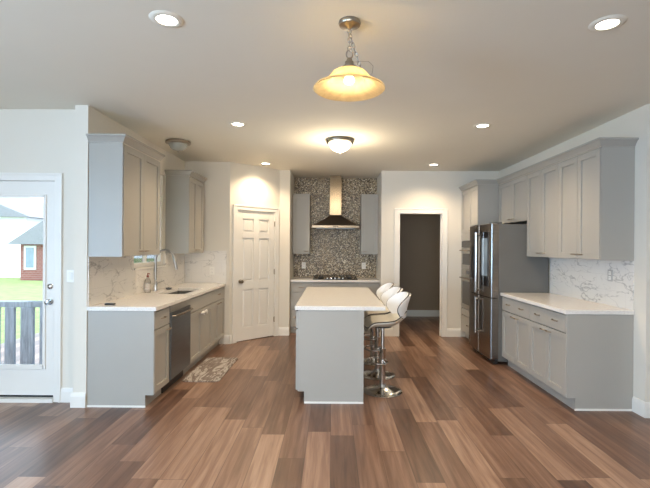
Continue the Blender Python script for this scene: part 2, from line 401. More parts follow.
baseboard('baseboard_pantry_left', (pa.x, pa.y), (pb.x, pb.y), (Nn.x, Nn.y))
pa = A+Dn*(DO1+.085); pb = B
baseboard('baseboard_pantry_right', (pa.x, pa.y), (pb.x, pb.y), (Nn.x, Nn.y))
baseboard('baseboard_corner', (-1.61, 6.47), (-1.54, 6.47), (0, -1))
baseboard('baseboard_alcove_left', (-.875, YB), (AX0, YB), (0, -1))
baseboard('baseboard_alcove_right', (AX1, YB), (1.03, YB), (0, -1))
baseboard('baseboard_doorway_right', (1.91, YB), (2.14, YB), (0, -1))
baseboard('baseboard_hall', (AX1+.2, 9.2), (3.3, 9.2), (0, -1))
baseboard('baseboard_right', (XR, 3.761), (XR, 3.905), (-1, 0))
baseboard('baseboard_right_return', (XR-.016, 3.76), (5.08, 3.76), (0, -1))

def casing(name, x0, x1, h, y, wdt, parent=None):
    """door casing in local coords: opening x0..x1, head at h, proud of plane y towards -y"""
    bm = BM()
    for (a, b, c, d) in ((x0-wdt, x0, 0, h+wdt), (x1, x1+wdt, 0, h+wdt)):
        box(bm, a, b, y-.014, y, c, d)
    box(bm, x0, x1, y-.014, y, h, h+wdt)
    # raised outer band
    box(bm, x0-wdt, x0-wdt+.022, y-.022, y-.014, 0, h+wdt); box(bm, x1+wdt-.022, x1+wdt, y-.022, y-.014, 0, h+wdt)
    box(bm, x0-wdt+.022, x1+wdt-.022, y-.022, y-.014, h+wdt-.022, h+wdt)
    return obj(name, bm, TRIM, parent, bevel=.003)
# trim_1: doorway to the hall
t1 = casing('trim_1', OX0, OX1, OH, YB, .09); structure(t1, 'white casing around the open hall doorway', 'door casing')
jm = bobj('jamb', TRIM, t1, (OX0-.02, OX0, YB, YB+.12, 0, OH+.02), (OX1, OX1+.02, YB, YB+.12, 0, OH+.02), (OX0, OX1, YB, YB+.12, OH, OH+.02), (OX0, OX0+.012, YB+.05, YB+.085, 0, OH), (OX1-.012, OX1, YB+.05, YB+.085, 0, OH))
for z in (.25, 1.05, 1.80):
    bobj('hinge', NICKEL, t1, (OX0, OX0+.004, YB+.088, YB+.118, z-.045, z+.045))
# open door leaf swung into the hall
t = thing('door_3', 'white door leaf swung open into the dim hall', 'door', (OX0+.004, YB+.14, 0)); t['kind'] = 'structure'
bobj('door_panel', TRIM, t, (-.04, -.005, .0, .70, .01, OH-.01))

# pantry door
t = thing('door_2', 'cream six panel pantry door in the angled wall', 'door', A, ANG); t['kind'] = 'structure'
casing('casing', DO0, DO1, DH, 0, .075, t)
bobj('jamb', TRIM, t, (DO0-.02, DO0-.002, 0, .12, 0, DH+.02), (DO1+.002, DO1+.02, 0, .12, 0, DH+.02), (DO0-.002, DO1+.002, 0, .12, DH+.002, DH+.02))
bm = BM(); dw = DO1-DO0; a0 = DO0
box(bm, DO0, DO1, .024, .045, .012, DH)
st, mid = .105, .095
pwid = (dw-2*st-mid)/2
rows = [(.21, .80), (.93, 1.60), (1.69, 1.90)]
box(bm, a0, a0+st, .006, .024, .012, DH); box(bm, a0+dw-st, a0+dw, .006, .024, .012, DH); box(bm, a0+st+pwid, a0+st+pwid+mid, .006, .024, .012, DH)
for (za, zb) in ((.012, rows[0][0]), (rows[0][1], rows[1][0]), (rows[1][1], rows[2][0]), (rows[2][1], DH)):
    box(bm, a0+st, a0+st+pwid, .006, .024, za, zb); box(bm, a0+st+pwid+mid, a0+dw-st, .006, .024, za, zb)
for (za, zb) in rows:
    for xa in (a0+st, a0+st+pwid+mid):
        # raised field with sloping sides
        x0, x1, z0, z1 = xa+.018, xa+pwid-.018, za+.018, zb-.018
        vs = [bm.verts.new(p) for p in ((x0, .024, z0), (x1, .024, z0), (x1, .024, z1), (x0, .024, z1), (x0+.02, .011, z0+.02), (x1-.02, .011, z0+.02), (x1-.02, .011, z1-.02), (x0+.02, .011, z1-.02))]
        for f in ((4, 5, 6, 7), (0, 1, 5, 4), (1, 2, 6, 5), (2, 3, 7, 6), (3, 0, 4, 7)): bm.faces.new([vs[i] for i in f])
obj('door_panel', bm, TRIM, t, bevel=.003)
bm = BM(); lathe(bm, [(.004, 0), (.030, 0), (.030, .006), (.012, .010), (.011, .030), (.024, .038), (.029, .050), (.024, .062), (.004, .068)], seg=20)
k = obj('door_knob', bm, NICKEL, t, smooth=True); k.rotation_euler = (PI/2, 0, 0); k.location = (DO0+.065, .006, .93)
for z in (.28, 1.06, 1.84):
    bm = BM(); lathe(bm, [(.008, -.045), (.008, .045)], seg=10); box(bm, -.016, .0, .0, .006, -.04, .04)
    h = obj('hinge', bm, NICKEL, t); h.location = (DO1+.003, -.006, z)
bobj('gap_shade_strip', BLACK, t, (DO0, DO1, .03, .04, .0005, .011))  # black strip stands for the shade in the gap under the door

# patio door with glass
t = thing('door_1', 'white patio door with a full glass pane and blinds frame', 'door', (0, YD, 0)); t['kind'] = 'structure'
casing('casing', PX0, PX1, 2.07, 0, .072, t)
bobj('jamb', TRIM, t, (PX0-.028, PX0-.003, 0, .14, 0, 2.095), (PX1+.003, PX1+.028, 0, .14, 0, 2.095), (PX0-.003, PX1+.003, 0, .14, 2.073, 2.095))
GX0, GX1, GZ0, GZ1 = PX0+.115, PX1-.105, .33, 1.93
bobj('door_frame', TRIM, t, (PX0, GX0, .02, .065, .055, 2.07), (GX1, PX1, .02, .065, .055, 2.07), (GX0, GX1, .02, .065, .055, GZ0), (GX0, GX1, .02, .065, GZ1, 2.07))
bobj('glazing_bead', TRIM, t, (GX0-.012, GX0+.014, .008, .02, GZ0-.03, GZ1+.012), (GX1-.014, GX1+.012, .008, .02, GZ0-.03, GZ1+.012), (GX0, GX1, .008, .02, GZ1-.014, GZ1+.012), (GX0, GX1, .008, .02, GZ0-.03, GZ0+.014), bevel=.003)
bobj('glass_pane', GLASS, t, (GX0, GX1, .040, .044, GZ0, GZ1))
bobj('threshold', TRIM, t, (PX0-.003, PX1+.003, -.03, .14, 0, .032))
bobj('bottom_sweep', BLACK, t, (PX0, PX1, .03, .05, .034, .055))
for z, knob in ((.935, True), (1.08, False)):
    bm = BM()
    pr = [(.003, 0), (.030, 0), (.028, .008), (.012, .012), (.011, .030), (.022, .036), (.028, .048), (.022, .058), (.004, .062)] if knob else [(.003, 0), (.026, 0), (.026, .010), (.018, .018), (.003, .022)]
    lathe(bm, pr, seg=20)
    k = obj('door_knob' if knob else 'deadbolt', bm, CHROME, t, smooth=True); k.rotation_euler = (PI/2, 0, 0); k.location = (PX1-.052, .02, z)

# sink window
t = thing('window_1', 'white window over the sink seen between the wall cabinets', 'window'); t['kind'] = 'structure'
x = XL
bobj('window_frame', TRIM, t, (x-.11, x-.03, WY0, WY0+.05, WZ0, WZ1), (x-.11, x-.03, WY1-.05, WY1, WZ0, WZ1), (x-.11, x-.03, WY0+.05, WY1-.05, WZ0, WZ0+.05), (x-.11, x-.03, WY0+.05, WY1-.05, WZ1-.05, WZ1), (x-.105, x-.035, WY0+.05, WY1-.05, 2.05, 2.10), (x-.09, x-.05, 5.235, 5.265, WZ0+.05, 2.05))
bobj('glass_pane', GLASS, t, (x-.08, x-.076, WY0+.05, WY1-.05, WZ0+.05, WZ1-.05))
bobj('window_sill', TRIM, t, (x-.12, x+.025, WY0, WY1, WZ0-.022, WZ0), bevel=.003)
# windows of the dining end (behind the camera)
for nm, bxs in (('window_2', ((-3.0, -2.95, .35, 2.35), (.55, .6, .35, 2.35), (-1.23, -1.17, .35, 2.35))),):
    t = thing(nm, 'wide window behind the camera', 'window', (0, -2.86, 0)); t['kind'] = 'structure'
    bobj('window_frame', TRIM, t, *[(a, b, 0, .06, c, d) for a, b, c, d in bxs], (-3.0, .6, 0, .06, .35, .40), (-3.0, .6, 0, .06, 2.30, 2.35))
    bobj('glass_pane', GLASS, t, (-2.95, .55, .03, .034, .40, 2.30))
t = thing('window_3', 'wide window in the left wall of the dining end', 'window', (-4.86, 0, 0)); t['kind'] = 'structure'
bobj('window_frame', TRIM, t, (0, .06, -2.2, -2.15, .35, 2.35), (0, .06, .55, .6, .35, 2.35), (0, .06, -.83, -.77, .35, 2.35), (0, .06, -2.2, .6, .35, .40), (0, .06, -2.2, .6, 2.30, 2.35))
bobj('glass_pane', GLASS, t, (.03, .034, -2.15, .55, .40, 2.30))

# ---------------------------------------------------------------- outdoors beyond the patio door
g = tag(bobj('lawn', LAWN, None, (-60, 30, YD+.3, 70, -.75, -.6)), 'sunlit green lawn beyond the deck railing', 'lawn'); g['kind'] = 'structure'
dk = bobj('deck', DWOOD, None, (-6, -2.36, YD+.14, 5.35, -.28, -.14)); structure(dk, 'wooden deck floor outside the patio door', 'deck')
t = thing('deck_railing', 'weathered wooden deck railing with wide balusters outside the patio door', 'railing', (0, 5.2, -.14))
bobj('top_rail', DWOOD, t, (-6, -2.40, -.045, .085, .86, .925), bevel=.006)
bobj('bottom_rail', DWOOD, t, (-6, -2.40, -.02, .02, .06, .15))
s = 430/5.2
for px0, px1 in ((-36.5, -24.5), (-18.5, -8), (-9.5+2, 2.7), (9, 17.9), (24.5, 36.8), (43.5, 52)):
    bobj('baluster', DWOOD, t, ((px0-332)/s, (px1-332)/s, -.06, -.021, .02, .86))
# brick and siding house far behind
def house(name, label, x0, x1, y, z0, eave, ridge, mat, wins):
    t = thing(name, label, 'house', (x0, y, -.6))
    W = x1-x0
    bobj('wall', mat, t, (0, W, 0, 6, 0, eave+.6))
    bm = BM(); prism(bm, [(-.5, eave+.5), (W+.5, eave+.5), (W*.5, ridge+.6)], 'y', -.4, 6.4); obj('roof', bm, ROOF, t)
    for (a, b, c, d) in wins:
        f = bobj('window', TRIM, t, (a-.12, b+.12, -.06, -.001, c+.6-.12, d+.6+.12))
        bobj('pane', WINGLASS_D, f, (a, b, -.08, -.061, c+.6, d+.6))
house('brick_house', 'red brick house with a white framed window behind the railing', -18.1, -14.9, 25, -.6, 1.6, 2.9, BRICK, [(.35, .80, .15, 1.30)])
house('sided_house', 'pale sided house left of the brick house', -30, -19.2, 27, -.6, 3.3, 5.6, SIDING, [(6.2, 7.2, .3, 1.6)])

# ---------------------------------------------------------------- cabinets
CT0, CT = .876, .914
def shaker(name, parent, x0, x1, z0, z1, y=0, t=.02, fr=.06, flat=False):
    """door leaf in the local plane, front face at y, thickness t into +y"""
    g = .0022; x0 += g; x1 -= g; z0 += g; z1 -= g
    bm = BM()
    if flat: box(bm, x0, x1, y, y+t, z0, z1)
    else:
        box(bm, x0, x0+fr, y, y+t, z0, z1); box(bm, x1-fr, x1, y, y+t, z0, z1)
        box(bm, x0+fr, x1-fr, y, y+t, z0, z0+fr); box(bm, x0+fr, x1-fr, y, y+t, z1-fr, z1)
        box(bm, x0+fr, x1-fr, y+.012, y+t, z0+fr, z1-fr)
    return obj(name, bm, GREY, parent, bevel=.0015)
def pull(parent, x, z, y=0, L=.085, vertical=False, mat=None, wrapped=False):
    bm = BM()
    h = L/2
    arch = [(-h, 0), (-h*.9, -.018), (-h*.6, -.027), (0, -.030), (h*.6, -.027), (h*.9, -.018), (h, 0)]
    rad = [.006, .0055, .005, .005, .005, .0055, .006]
    if vertical: pts = [(x, y+b, z+a) for a, b in arch]
    else: pts = [(x+a, y+b, z) for a, b in arch]
    tube(bm, pts, rad, 8)
    p = obj('pull_handle', bm, mat or NICKEL, parent, smooth=True)
    if wrapped:
        bm = BM(); tube(bm, [(x-.05, y-.03, z+.004), (x-.02, y-.03, z-.004), (x+.02, y-.032, z+.002), (x+.055, y-.03, z-.012), (x+.05, y-.03, z-.04)], [.010, .016, .014, .012, .006], 8)
        q = obj('foam_wrap', bm, WRAP, parent, smooth=True); q['label'] = 'white foam wrapped round the pull'
    return p
def base_unit(label, origin, rz, w, fronts, depth=.60, panel_lo=False, panel_hi=False, hollow=False, name='base_cabinet', trims=()):
    """local: x along the run, front face of doors at y=0, floor z=0"""
    t = thing(name, label, 'cabinet', origin, rz)
    x0 = .018 if panel_lo else 0; x1 = w-.018 if panel_hi else w
    if hollow:
        bobj('body', GREYIN, t, (x0, x0+.018, .021, depth, .11, CT0-.001), (x1-.018, x1, .021, depth, .11, CT0-.001), (x0+.018, x1-.018, .021, depth, .11, .128), (x0+.018, x1-.018, depth-.012, depth, .128, CT0-.001), (x0+.018, x1-.018, .021, .04, .128, CT0-.001))
    else:
        bobj('body', GREY, t, (x0, x1, .021, depth, .11, CT0-.001))
    bobj('toe_kick', GREY, t, (x0, x1, .08, depth, 0, .109))
    for side, xa, xb, on in (('lo', 0, .018, panel_lo), ('hi', w-.018, w, panel_hi)):
        if not on: continue
        bm = BM(); prism(bm, [(0.004, .11), (.08, .11), (.08, 0), (depth, 0), (depth, CT0-.001), (0.004, CT0-.001)], 'x', xa, xb)
        obj('end_panel', bm, GREY, t)
        xo = -.008 if side == 'lo' else w
        r = bobj('shoe_moulding', TRIM, t, (xo, xo+.008, .075, depth, 0, .016)); r['label'] = 'thin pale moulding along the foot'
    for it in fronts:
        kind, a, b, c, d = it[:5]; pulls = it[5] if len(it) > 5 else []
        dr = shaker('drawer' if kind == 'drawer' else ('drawer_front' if kind == 'false' else 'door'), t, a, b, c, d, fr=.045 if kind != 'door' else .058, flat=(kind != 'door'))
        for p in pulls:
            pull(dr, p[0], p[1], wrapped=(len(p) > 2))
    return t
def wall_unit(label, origin, rz, w, z0, z1, doors, depth=.31, panel_lo=False, panel_hi=False):
    t = thing('wall_cabinet', label, 'cabinet', origin, rz)
    bobj('body', GREY, t, (0, w, .021, depth, z0, z1))
    if panel_lo: bobj('end_panel', GREY, t, (-.006, -.0005, 0.004, depth, z0-.004, z1))
    if panel_hi: bobj('end_panel', GREY, t, (w+.0005, w+.006, 0.004, depth, z0-.004, z1))
    for a, b, px in doors:
        d = shaker('door', t, a, b, z0, z1-.01)
        if px is not None: pull(d, px, z0+.045, L=.075)
    return t
DT = CT0-.012      # top of the fronts
LF = -1.61         # left run front
RL = PI/2; RR = -PI/2
depthL = LF-XL-.003
base_unit('grey base cabinet at the near end of the sink run, one drawer over one door', (LF, 3.91, 0), RL, .37, [('drawer', .012, .368, .70, DT, [(.19, .785)]), ('door', .012, .368, .115, .695, [(.325, .655)])], depthL, panel_lo=True)
base_unit('grey sink base cabinet with foam wrapped pulls beside the dishwasher', (LF, 4.893, 0), RL, .905, [('false', 0, .905, .70, DT), ('door', 0, .4525, .115, .695, [(.39, .655, 1)]), ('door', .4525, .905, .115, .695, [(.515, .655, 1)])], depthL, hollow=True)
base_unit('grey base cabinet at the far end of the sink run by the corner wall', (LF, 5.80, 0), RL, .665, [('drawer', 0, .665, .70, DT, [(.33, .785)]), ('door', 0, .3325, .115, .695, [(.28, .655)]), ('door', .3325, .665, .115, .695, [(.385, .655)])], depthL)
# dishwasher
t = thing('dishwasher', 'stainless dishwasher under the counter between the grey base cabinets', 'dishwasher', (LF, 4.283, 0), RL)
bobj('body', BLACK, t, (.004, .602, .03, depthL, .10, CT0-.004))
bobj('door', DSTEEL, t, (.006, .600, -.012, .029, .13, .80), bevel=.004)
bobj('control_panel', STEEL, t, (.006, .600, -.004, .029, .803, CT0-.006), bevel=.003)
bm = BM(); tube(bm, [(.04, -.013, .765), (.045, -.045, .765), (.30, -.052, .765), (.56, -.045, .765), (.566, -.013, .765)], .011, 10); obj('door_handle', bm, STEELH, t, smooth=True)
bobj('toe_panel', BLACK, t, (.006, .600, .07, .09, 0.0, .10))

# right run
RF = 2.14; depthR = XR-RF-.003
base_unit('grey base cabinet nearest the camera on the right, two drawer pulls over two doors', (RF, 4.65, 0), RR, .74, [('drawer', 0, .725, .70, DT, [(.19, .785), (.54, .785)]), ('door', 0, .3625, .115, .695, [(.305, .655)]), ('door', .3625, .725, .115, .695, [(.42, .655)])], depthR, panel_hi=True)
base_unit('grey base cabinet on the right beside the refrigerator', (RF, 5.40, 0), RR, .75, [('drawer', 0, .75, .70, DT, [(.20, .785), (.56, .785)]), ('door', 0, .38, .115, .695, [(.325, .655)]), ('door', .38, .75, .115, .695, [(.435, .655)])], depthR)
# wall cabinets
UF = -1.905; ud = UF-XL-.003
wall_unit('tall grey two door wall cabinet left of the sink window, nearest the camera', (UF, 3.916, 0), RL, .845, 1.37, 2.405, [(.012, .43, .37), (.43, .843, .49)], ud, panel_lo=True)
wall_unit('narrower grey wall cabinet beyond the sink window', (UF, 5.726, 0), RL, .64, 1.37, 2.405, [(.008, .32, .275), (.32, .635, .365)], ud, panel_lo=True)
UR = 2.44; urd = XR-UR-.003
wall_unit('grey wall cabinet with exposed end panel nearest the camera on the right', (UR, 4.645, 0), RR, .729, 1.37, 2.405, [(0, .36, .305), (.36, .72, .415)], urd, panel_hi=True)
wall_unit('grey wall cabinet between the refrigerator and the nearest right wall cabinet', (UR, 5.39, 0), RR, .744, 1.37, 2.405, [(0, .372, .317), (.372, .744, .427)], urd)
wall_unit('short grey cabinet mounted above the refrigerator', (UR, 6.305, 0), RR, .91, 1.82, 2.405, [(0, .455, .40), (.455, .91, .51)], urd)

# crown mouldings
CR = [(.000, 2.4055), (.004, 2.4055), (.008, 2.415), (.036, 2.452), (.050, 2.456), (.050, 2.472), (.000, 2.472)]
def crown(label, path):
    """outward side lies to the left of travel"""
    P = [Vector(p) for p in path]; n = len(P); offs = []
    for i in range(n):
        ns = []
        if i > 0: d = (P[i]-P[i-1]).normalized(); ns.append(Vector((-d.y, d.x)))
        if i < n-1: d = (P[i+1]-P[i]).normalized(); ns.append(Vector((-d.y, d.x)))
        if len(ns) == 2:
            m = (ns[0]+ns[1]); m = m/(m.dot(ns[0])); offs.append(m)
        else: offs.append(ns[0])
    bm = BM(); rings = [[bm.verts.new((P[i].x+offs[i].x*u, P[i].y+offs[i].y*u, z)) for u, z in CR] for i in range(n)]
    k = len(CR)
    for a, b in zip(rings, rings[1:]):
        for i in range(k): bm.faces.new((a[i], a[(i+1) % k], b[(i+1) % k], b[i]))
    bm.faces.new(rings[0]); bm.faces.new(list(reversed(rings[-1])))
    # flat cover board over the cabinet tops
    o = obj('crown_moulding', bm, GREY); tag(o, label, 'moulding'); return o
crown('grey crown moulding on top of the nearest left wall cabinet', [(UF, 4.765), (UF, 3.908), (XL+.003, 3.908)][::1])
crown('grey crown moulding on top of the wall cabinet beyond the sink window', [(UF, 6.368), (UF, 5.718), (XL+.003, 5.718)])
crown('long grey crown moulding over the right wall cabinets and the oven cabinet', [(XR-.003, 3.908), (UR, 3.908), (UR, 6.325), (2.14, 6.325), (2.14, YB-.003)][::-1] if False else [(XR-.003, 3.908), (UR, 3.908), (UR, 6.325), (2.14, 6.325), (2.14, YB-.003)])

# worktops
def slab(name, label, *bxs):
    o = bobj(name, QUARTZ, None, *bxs, bevel=.003); return tag(o, label, 'countertop')
SX0, SX1, SY0, SY1 = -2.03, -1.70, 4.97, 5.68
yb = 6.467
slab('countertop', 'white speckled quartz countertop of the left run with the sink cut in',
     (XL+.002, LF+.022, 3.895, SY0, CT0, CT), (XL+.002, LF+.022, SY1, yb, CT0, CT), (XL+.002, SX0, SY0, SY1, CT0, CT), (SX1, LF+.022, SY0, SY1, CT0, CT))
slab('countertop', 'white quartz countertop of the right run beside the refrigerator', (RF-.022, XR-.002, 3.895, 5.402, CT0, CT))
slab('countertop', 'white quartz countertop under the range hood in the alcove', (AX0+.002, AX1-.002, 7.245, AYB-.002, CT0, CT))
slab('island_top', 'white speckled quartz island top overhanging on the stool side', (-.342, .505, 4.03, 5.95, CT0, CT))
# backsplashes
tag(bobj('backsplash', MARBLE, None, (XL+.001, XL+.009, 3.91, WY0-.001, CT+.001, 1.364), (XL+.001, XL+.009, WY1+.001, 6.46, CT+.001, 1.364), (XL+.001, XL+.009, WY0-.001, WY1+.001, CT+.001, WZ0-.024)), 'veined white marble tile backsplash behind the sink', 'backsplash')
tag(bobj('backsplash', MARBLE, None, (XL+.011, -1.585, 6.459, 6.468, CT+.001, 1.40)), 'veined white marble tile strip on the short corner wall', 'backsplash')
tag(bobj('backsplash', MARBLE, None, (XR-.009, XR-.001, 3.91, 5.40, CT+.001, 1.364)), 'veined white marble tile backsplash on the right wall', 'backsplash')
tag(bobj('backsplash', MOSAIC, None, (AX0+.001, AX1-.001, AYB-.012, AYB-.001, CT+.001, H-.002), ), 'brown and silver pebble mosaic tiles covering the alcove wall', 'backsplash')

# alcove base units and wall cabinets
AF = 7.27; ad = AYB-AF-.003
base_unit('grey drawer base left of the cooktop in the alcove', (AX0+.003, AF, 0), 0, .375, [('drawer', 0, .375, .70, DT, [(.19, .785)]), ('drawer', 0, .375, .41, .695, [(.19, .60)]), ('drawer', 0, .375, .115, .405, [(.19, .31)])], ad)
base_unit('wide grey base cabinet beneath the cooktop', (AX0+.38, AF, 0), 0, .752, [('false', 0, .752, .70, DT), ('door', 0, .376, .115, .695, [(.32, .655)]), ('door', .376, .752, .115, .695, [(.43, .655)])], ad)
base_unit('grey base cabinet right of the cooktop in the alcove', (AX0+.134+1.0, AF, 0), 0, .375, [('drawer', 0, .375, .70, DT, [(.19, .785)]), ('door', 0, .375, .115, .695, [(.06, .655)])], ad)
wall_unit('narrow grey wall cabinet left of the range hood', (AX0+.005, 7.56, 0), 0, .300, 1.345, 2.405, [(0, .300, .24)], AYB-.014-7.56)
wall_unit('narrow grey wall cabinet right of the range hood', (AX1-.305, 7.56, 0), 0, .300, 1.345, 2.405, [(0, .300, .06)], AYB-.014-7.56)

# range hood
t = thing('range_hood', 'stainless chimney range hood with flared dark canopy on the mosaic wall', 'range hood', (.058, 7.884, 0))
bobj('chimney', STEELH, t, (-.105, .105, -.27, 0, 2.035, 2.70), bevel=.003)
bobj('chimney_sleeve', STEELH, t, (-.101, .101, -.266, 0, 2.701, 2.735))
bm = BM()
prof = []
K = 8
rings = []
for i in range(K+1):
    q = i/K; z = 1.843+.19*q; f = (1-q)**1.25
    hx = .107+(.40-.107)*f; yf = -.275-(.50-.275)*f
    rings.append([bm.verts.new(p) for p in ((-hx, 0, z), (-hx, yf, z), (hx, yf, z), (hx, 0, z))])
for a, b in zip(rings, rings[1:]):
    for i in range(4): bm.faces.new((a[i], a[(i+1) % 4], b[(i+1) % 4], b[i]))
bm.faces.new(rings[0]); bm.faces.new(rings[-1])
cn = obj('canopy', bm, HOODC, t); cn['label'] = 'dark flared canopy'
bobj('rim', STEELH, t, (-.405, .405, -.505, 0, 1.80, 1.842), bevel=.003)
bobj('grease_filter', DSTEEL, t, (-.34, -.01, -.43, -.08, 1.79, 1.799), (.01, .34, -.43, -.08, 1.79, 1.799))
for i in range(3): bobj('button', BLACK, t, (-.04+i*.03, -.02+i*.03, -.508, -.5055, 1.814, 1.829))

# gas cooktop
t = thing('gas_cooktop', 'black gas cooktop with silver knobs set in the alcove countertop', 'cooktop', (.058, 7.54, CT))
bobj('glass_base', BGLASS, t, (-.38, .38, -.25, .25, .0005, .012), bevel=.003)
for cx_ in (-.25, 0, .25):
    for sgn in (-1, 1):
        if cx_ == 0 and sgn == 1: continue
        bm = BM(); lathe(bm, [(.045, 0), (.045, .012), (.03, .016), (.03, .022), (.005, .024)], (cx_, sgn*.12 if cx_ else .03, .0125), 18); obj('burner', bm, IRON, t, smooth=True)
    bm = BM()
    for yy in (-.20, .20): box(bm, cx_-.115, cx_+.115, yy-.006, yy+.006, .040, .052)
    for xx in (-.11, 0, .11): box(bm, cx_+xx-.006, cx_+xx+.006, -.20, .20, .040, .052)
    for xx in (-.11, .11):
        for yy in (-.20, .20): box(bm, cx_+xx-.006, cx_+xx+.006, yy-.006, yy+.006, .0125, .040)
    obj('grate', bm, IRON, t)
for i in range(5):
    bm = BM(); lathe(bm, [(.019, 0), (.019, .026), (.016, .030), (.002, .030)], (-.13+i*.065, -.225, .0125), 16); k = obj('knob', bm, CHROME, t, smooth=True)

# kitchen island
t = thing('kitchen_island', 'grey island cabinet with plain end panel under the quartz top', 'island', (-.335, 5.93, 0), RR)
IW = 1.885; ID = .640
bobj('body', GREY, t, (0, IW-.02, .021, ID, .11, CT0-.001))
bobj('toe_kick', GREY, t, (0, IW-.02, .08, ID, 0, .109))
bm = BM(); prism(bm, [(.034, .11), (.085, .11), (.085, 0), (ID, 0), (ID, CT0-.001), (.034, CT0-.001)], 'x', IW-.019, IW)
obj('end_panel', bm, GREY, t)
bobj('corner_strip', GREY, t, (IW, IW+.006, ID-.05, ID, .0165, CT0-.001)); bobj('face_frame', GREY, t, (IW-.019, IW, .021, .033, .11, CT0-.001))
r = bobj('shoe_moulding', TRIM, t, (IW, IW+.010, .085, ID, 0, .016)); r['label'] = 'thin white moulding along the foot'
for k in range(3):
    a = k*.6217; b = a+.6217
    d = shaker('drawer', t, a, b, .70, DT, flat=True); pull(d, (a+b)/2 if k < 2 else b-.12, .785)
    for q in range(2):
        e = shaker('door', t, a+q*.311, a+(q+1)*.311, .115, .695); pull(e, a+.311+(-.06 if q == 0 else .06), .655)

# ---------------------------------------------------------------- refrigerator and oven column
FX, FY0, FY1 = 2.005, 5.410, 6.270
t = thing('refrigerator', 'stainless four door refrigerator with a touch screen and grey side', 'refrigerator', (FX, FY1, 0), RR)
FW = FY1-FY0
bobj('body', FSIDE, t, (0.004, FW-.004, .10, XR-FX-.02, .04, 1.775), bevel=.004)
def fdoor(x0, x1, z0, z1):
    bm = BM()
    pts = [(x0, .095), (x0, .012)]
    n = 5
    for i in range(n+1):
        q = i/n; x = x0+.008+(x1-x0-.016)*q
        pts.append((x, 0 - .010*math.sin(PI*(x)/FW)))
    pts += [(x1, .012), (x1, .095)]
    prism(bm, pts, 'z', z0, z1)
    o = obj('door', bm, FRONT, t, bevel=.003); return o
mid_ = FW/2
d1 = fdoor(0, mid_-.003, .845, 1.78); d2 = fdoor(mid_+.003, FW, .845, 1.78)
d3 = fdoor(0, mid_-.003, .07, .835); d4 = fdoor(mid_+.003, FW, .07, .835)
bobj('dispenser', BLACK, d1, (.12, .32, -.013, -.0095, 1.05, 1.48)); 
sc = bobj('touch_screen_bezel', BGLASS, d2, (mid_+.10, FW-.08, -.0135, -.003, .98, 1.68))
bobj('touch_screen', SCREEN, d2, (mid_+.12, FW-.10, -.0148, -.0138, 1.11, 1.60))
for dd, z0, z1 in ((d2, .875, 1.68), (d4, .33, .812)):
    bm = BM(); x = mid_+.035
    tube(bm, [(x, -.010, z0+.03), (x, -.06, z0+.03)], .012, 8); tube(bm, [(x, -.010, z1-.03), (x, -.06, z1-.03)], .012, 8)
    tube(bm, [(x, -.06, z0), (x, -.06, z1)], .013, 10)
    obj('door_handle', bm, CHROME, dd, smooth=True)
for dd, z0, z1 in ((d1, .875, 1.68), (d3, .33, .812)):
    bm = BM(); x = mid_-.035
    tube(bm, [(x, -.010, z0+.03), (x, -.05, z0+.03)], .010, 8); tube(bm, [(x, -.010, z1-.03), (x, -.05, z1-.03)], .010, 8)
    tube(bm, [(x, -.05, z0), (x, -.05, z1)], .010, 10)
    obj('door_handle', bm, DSTEEL, dd, smooth=True)
bobj('hinge_cover', FSIDE, t, (.02, .16, .03, .14, 1.7805, 1.80), (FW-.16, FW-.02, .03, .14, 1.7805, 1.80))
bobj('base_grille', BLACK, t, (.01, FW-.01, .05, .095, .012, .065))
for xx in (.05, FW-.09): bobj('foot', BLACK, t, (xx, xx+.04, .06, .10, 0, .012), (xx, xx+.04, .60, .64, 0, .04))

t = thing('oven_cabinet', 'tall grey cabinet holding the wall ovens beyond the refrigerator', 'cabinet', (2.14, YB-.003, 0), RR)
OW = YB-.003-6.328; OD = XR-2.14-.003
bobj('body', GREY, t, (0, .03, .021, OD, .11, 2.405), (OW-.03, OW, .021, OD, .11, 2.405), (.03, OW-.03, .021, OD, .11, .50), (.03, OW-.03, .021, OD, 1.585, 2.405), (.03, OW-.03, OD-.015, OD, .50, 1.585))
bobj('toe_kick', GREY, t, (0, OW, .08, OD, 0, .109))
bobj('side_panel', GREY, t, (OW+.0005, OW+.0025, 0.004, OD, .11, 2.405))
shaker('door', t, 0, OW/2, 1.70, 2.395)
e = shaker('door', t, OW/2, OW, 1.70, 2.395); pull(e, OW/2+.06, 1.745, L=.075)
shaker('filler', t, 0, OW, 1.59, 1.695, flat=True)
d = shaker('drawer', t, 0, OW, .115, .38, flat=True); pull(d, OW/2, .25)
shaker('filler', t, 0, OW, .385, .495, flat=True)
OZ = (2.14, YB-.003, 0)
def oven(name, label, cat, z0, z1, ctrl):
    t = thing(name, label, cat, OZ, RR)
    bobj('body', BLACK, t, (.034, OW-.034, .03, OD-.04, z0+.004, z1-.004))
    d = bobj('door', STEEL, t, (.032, OW-.032, -.006, .018, z0, z1-ctrl-.004), bevel=.003)
    bobj('window', BGLASS, d, (.10, OW-.10, -.0085, -.0062, z0+.07, z1-ctrl-.10))
    bobj('control_panel', BGLASS if name == 'microwave_oven' else STEEL, t, (.032, OW-.032, -.006, .018, z1-ctrl, z1), bevel=.002)
    bobj('display', BGLASS, t, (OW/2-.12, OW/2+.12, -.008, -.0062, z1-ctrl+.02, z1-.02))
    bm = BM(); z = z1-ctrl-.05
    tube(bm, [(.08, -.006, z), (.08, -.036, z)], .008, 8); tube(bm, [(OW-.08, -.006, z), (OW-.08, -.036, z)], .008, 8); tube(bm, [(.05, -.036, z), (OW-.05, -.036, z)], .011, 10)
    obj('door_handle', bm, STEELH, d, smooth=True)
oven('microwave_oven', 'built-in stainless microwave oven above the wall oven', 'microwave', 1.135, 1.58, .10)
oven('wall_oven', 'built-in stainless wall oven beneath the microwave', 'oven', .505, 1.13, .09)

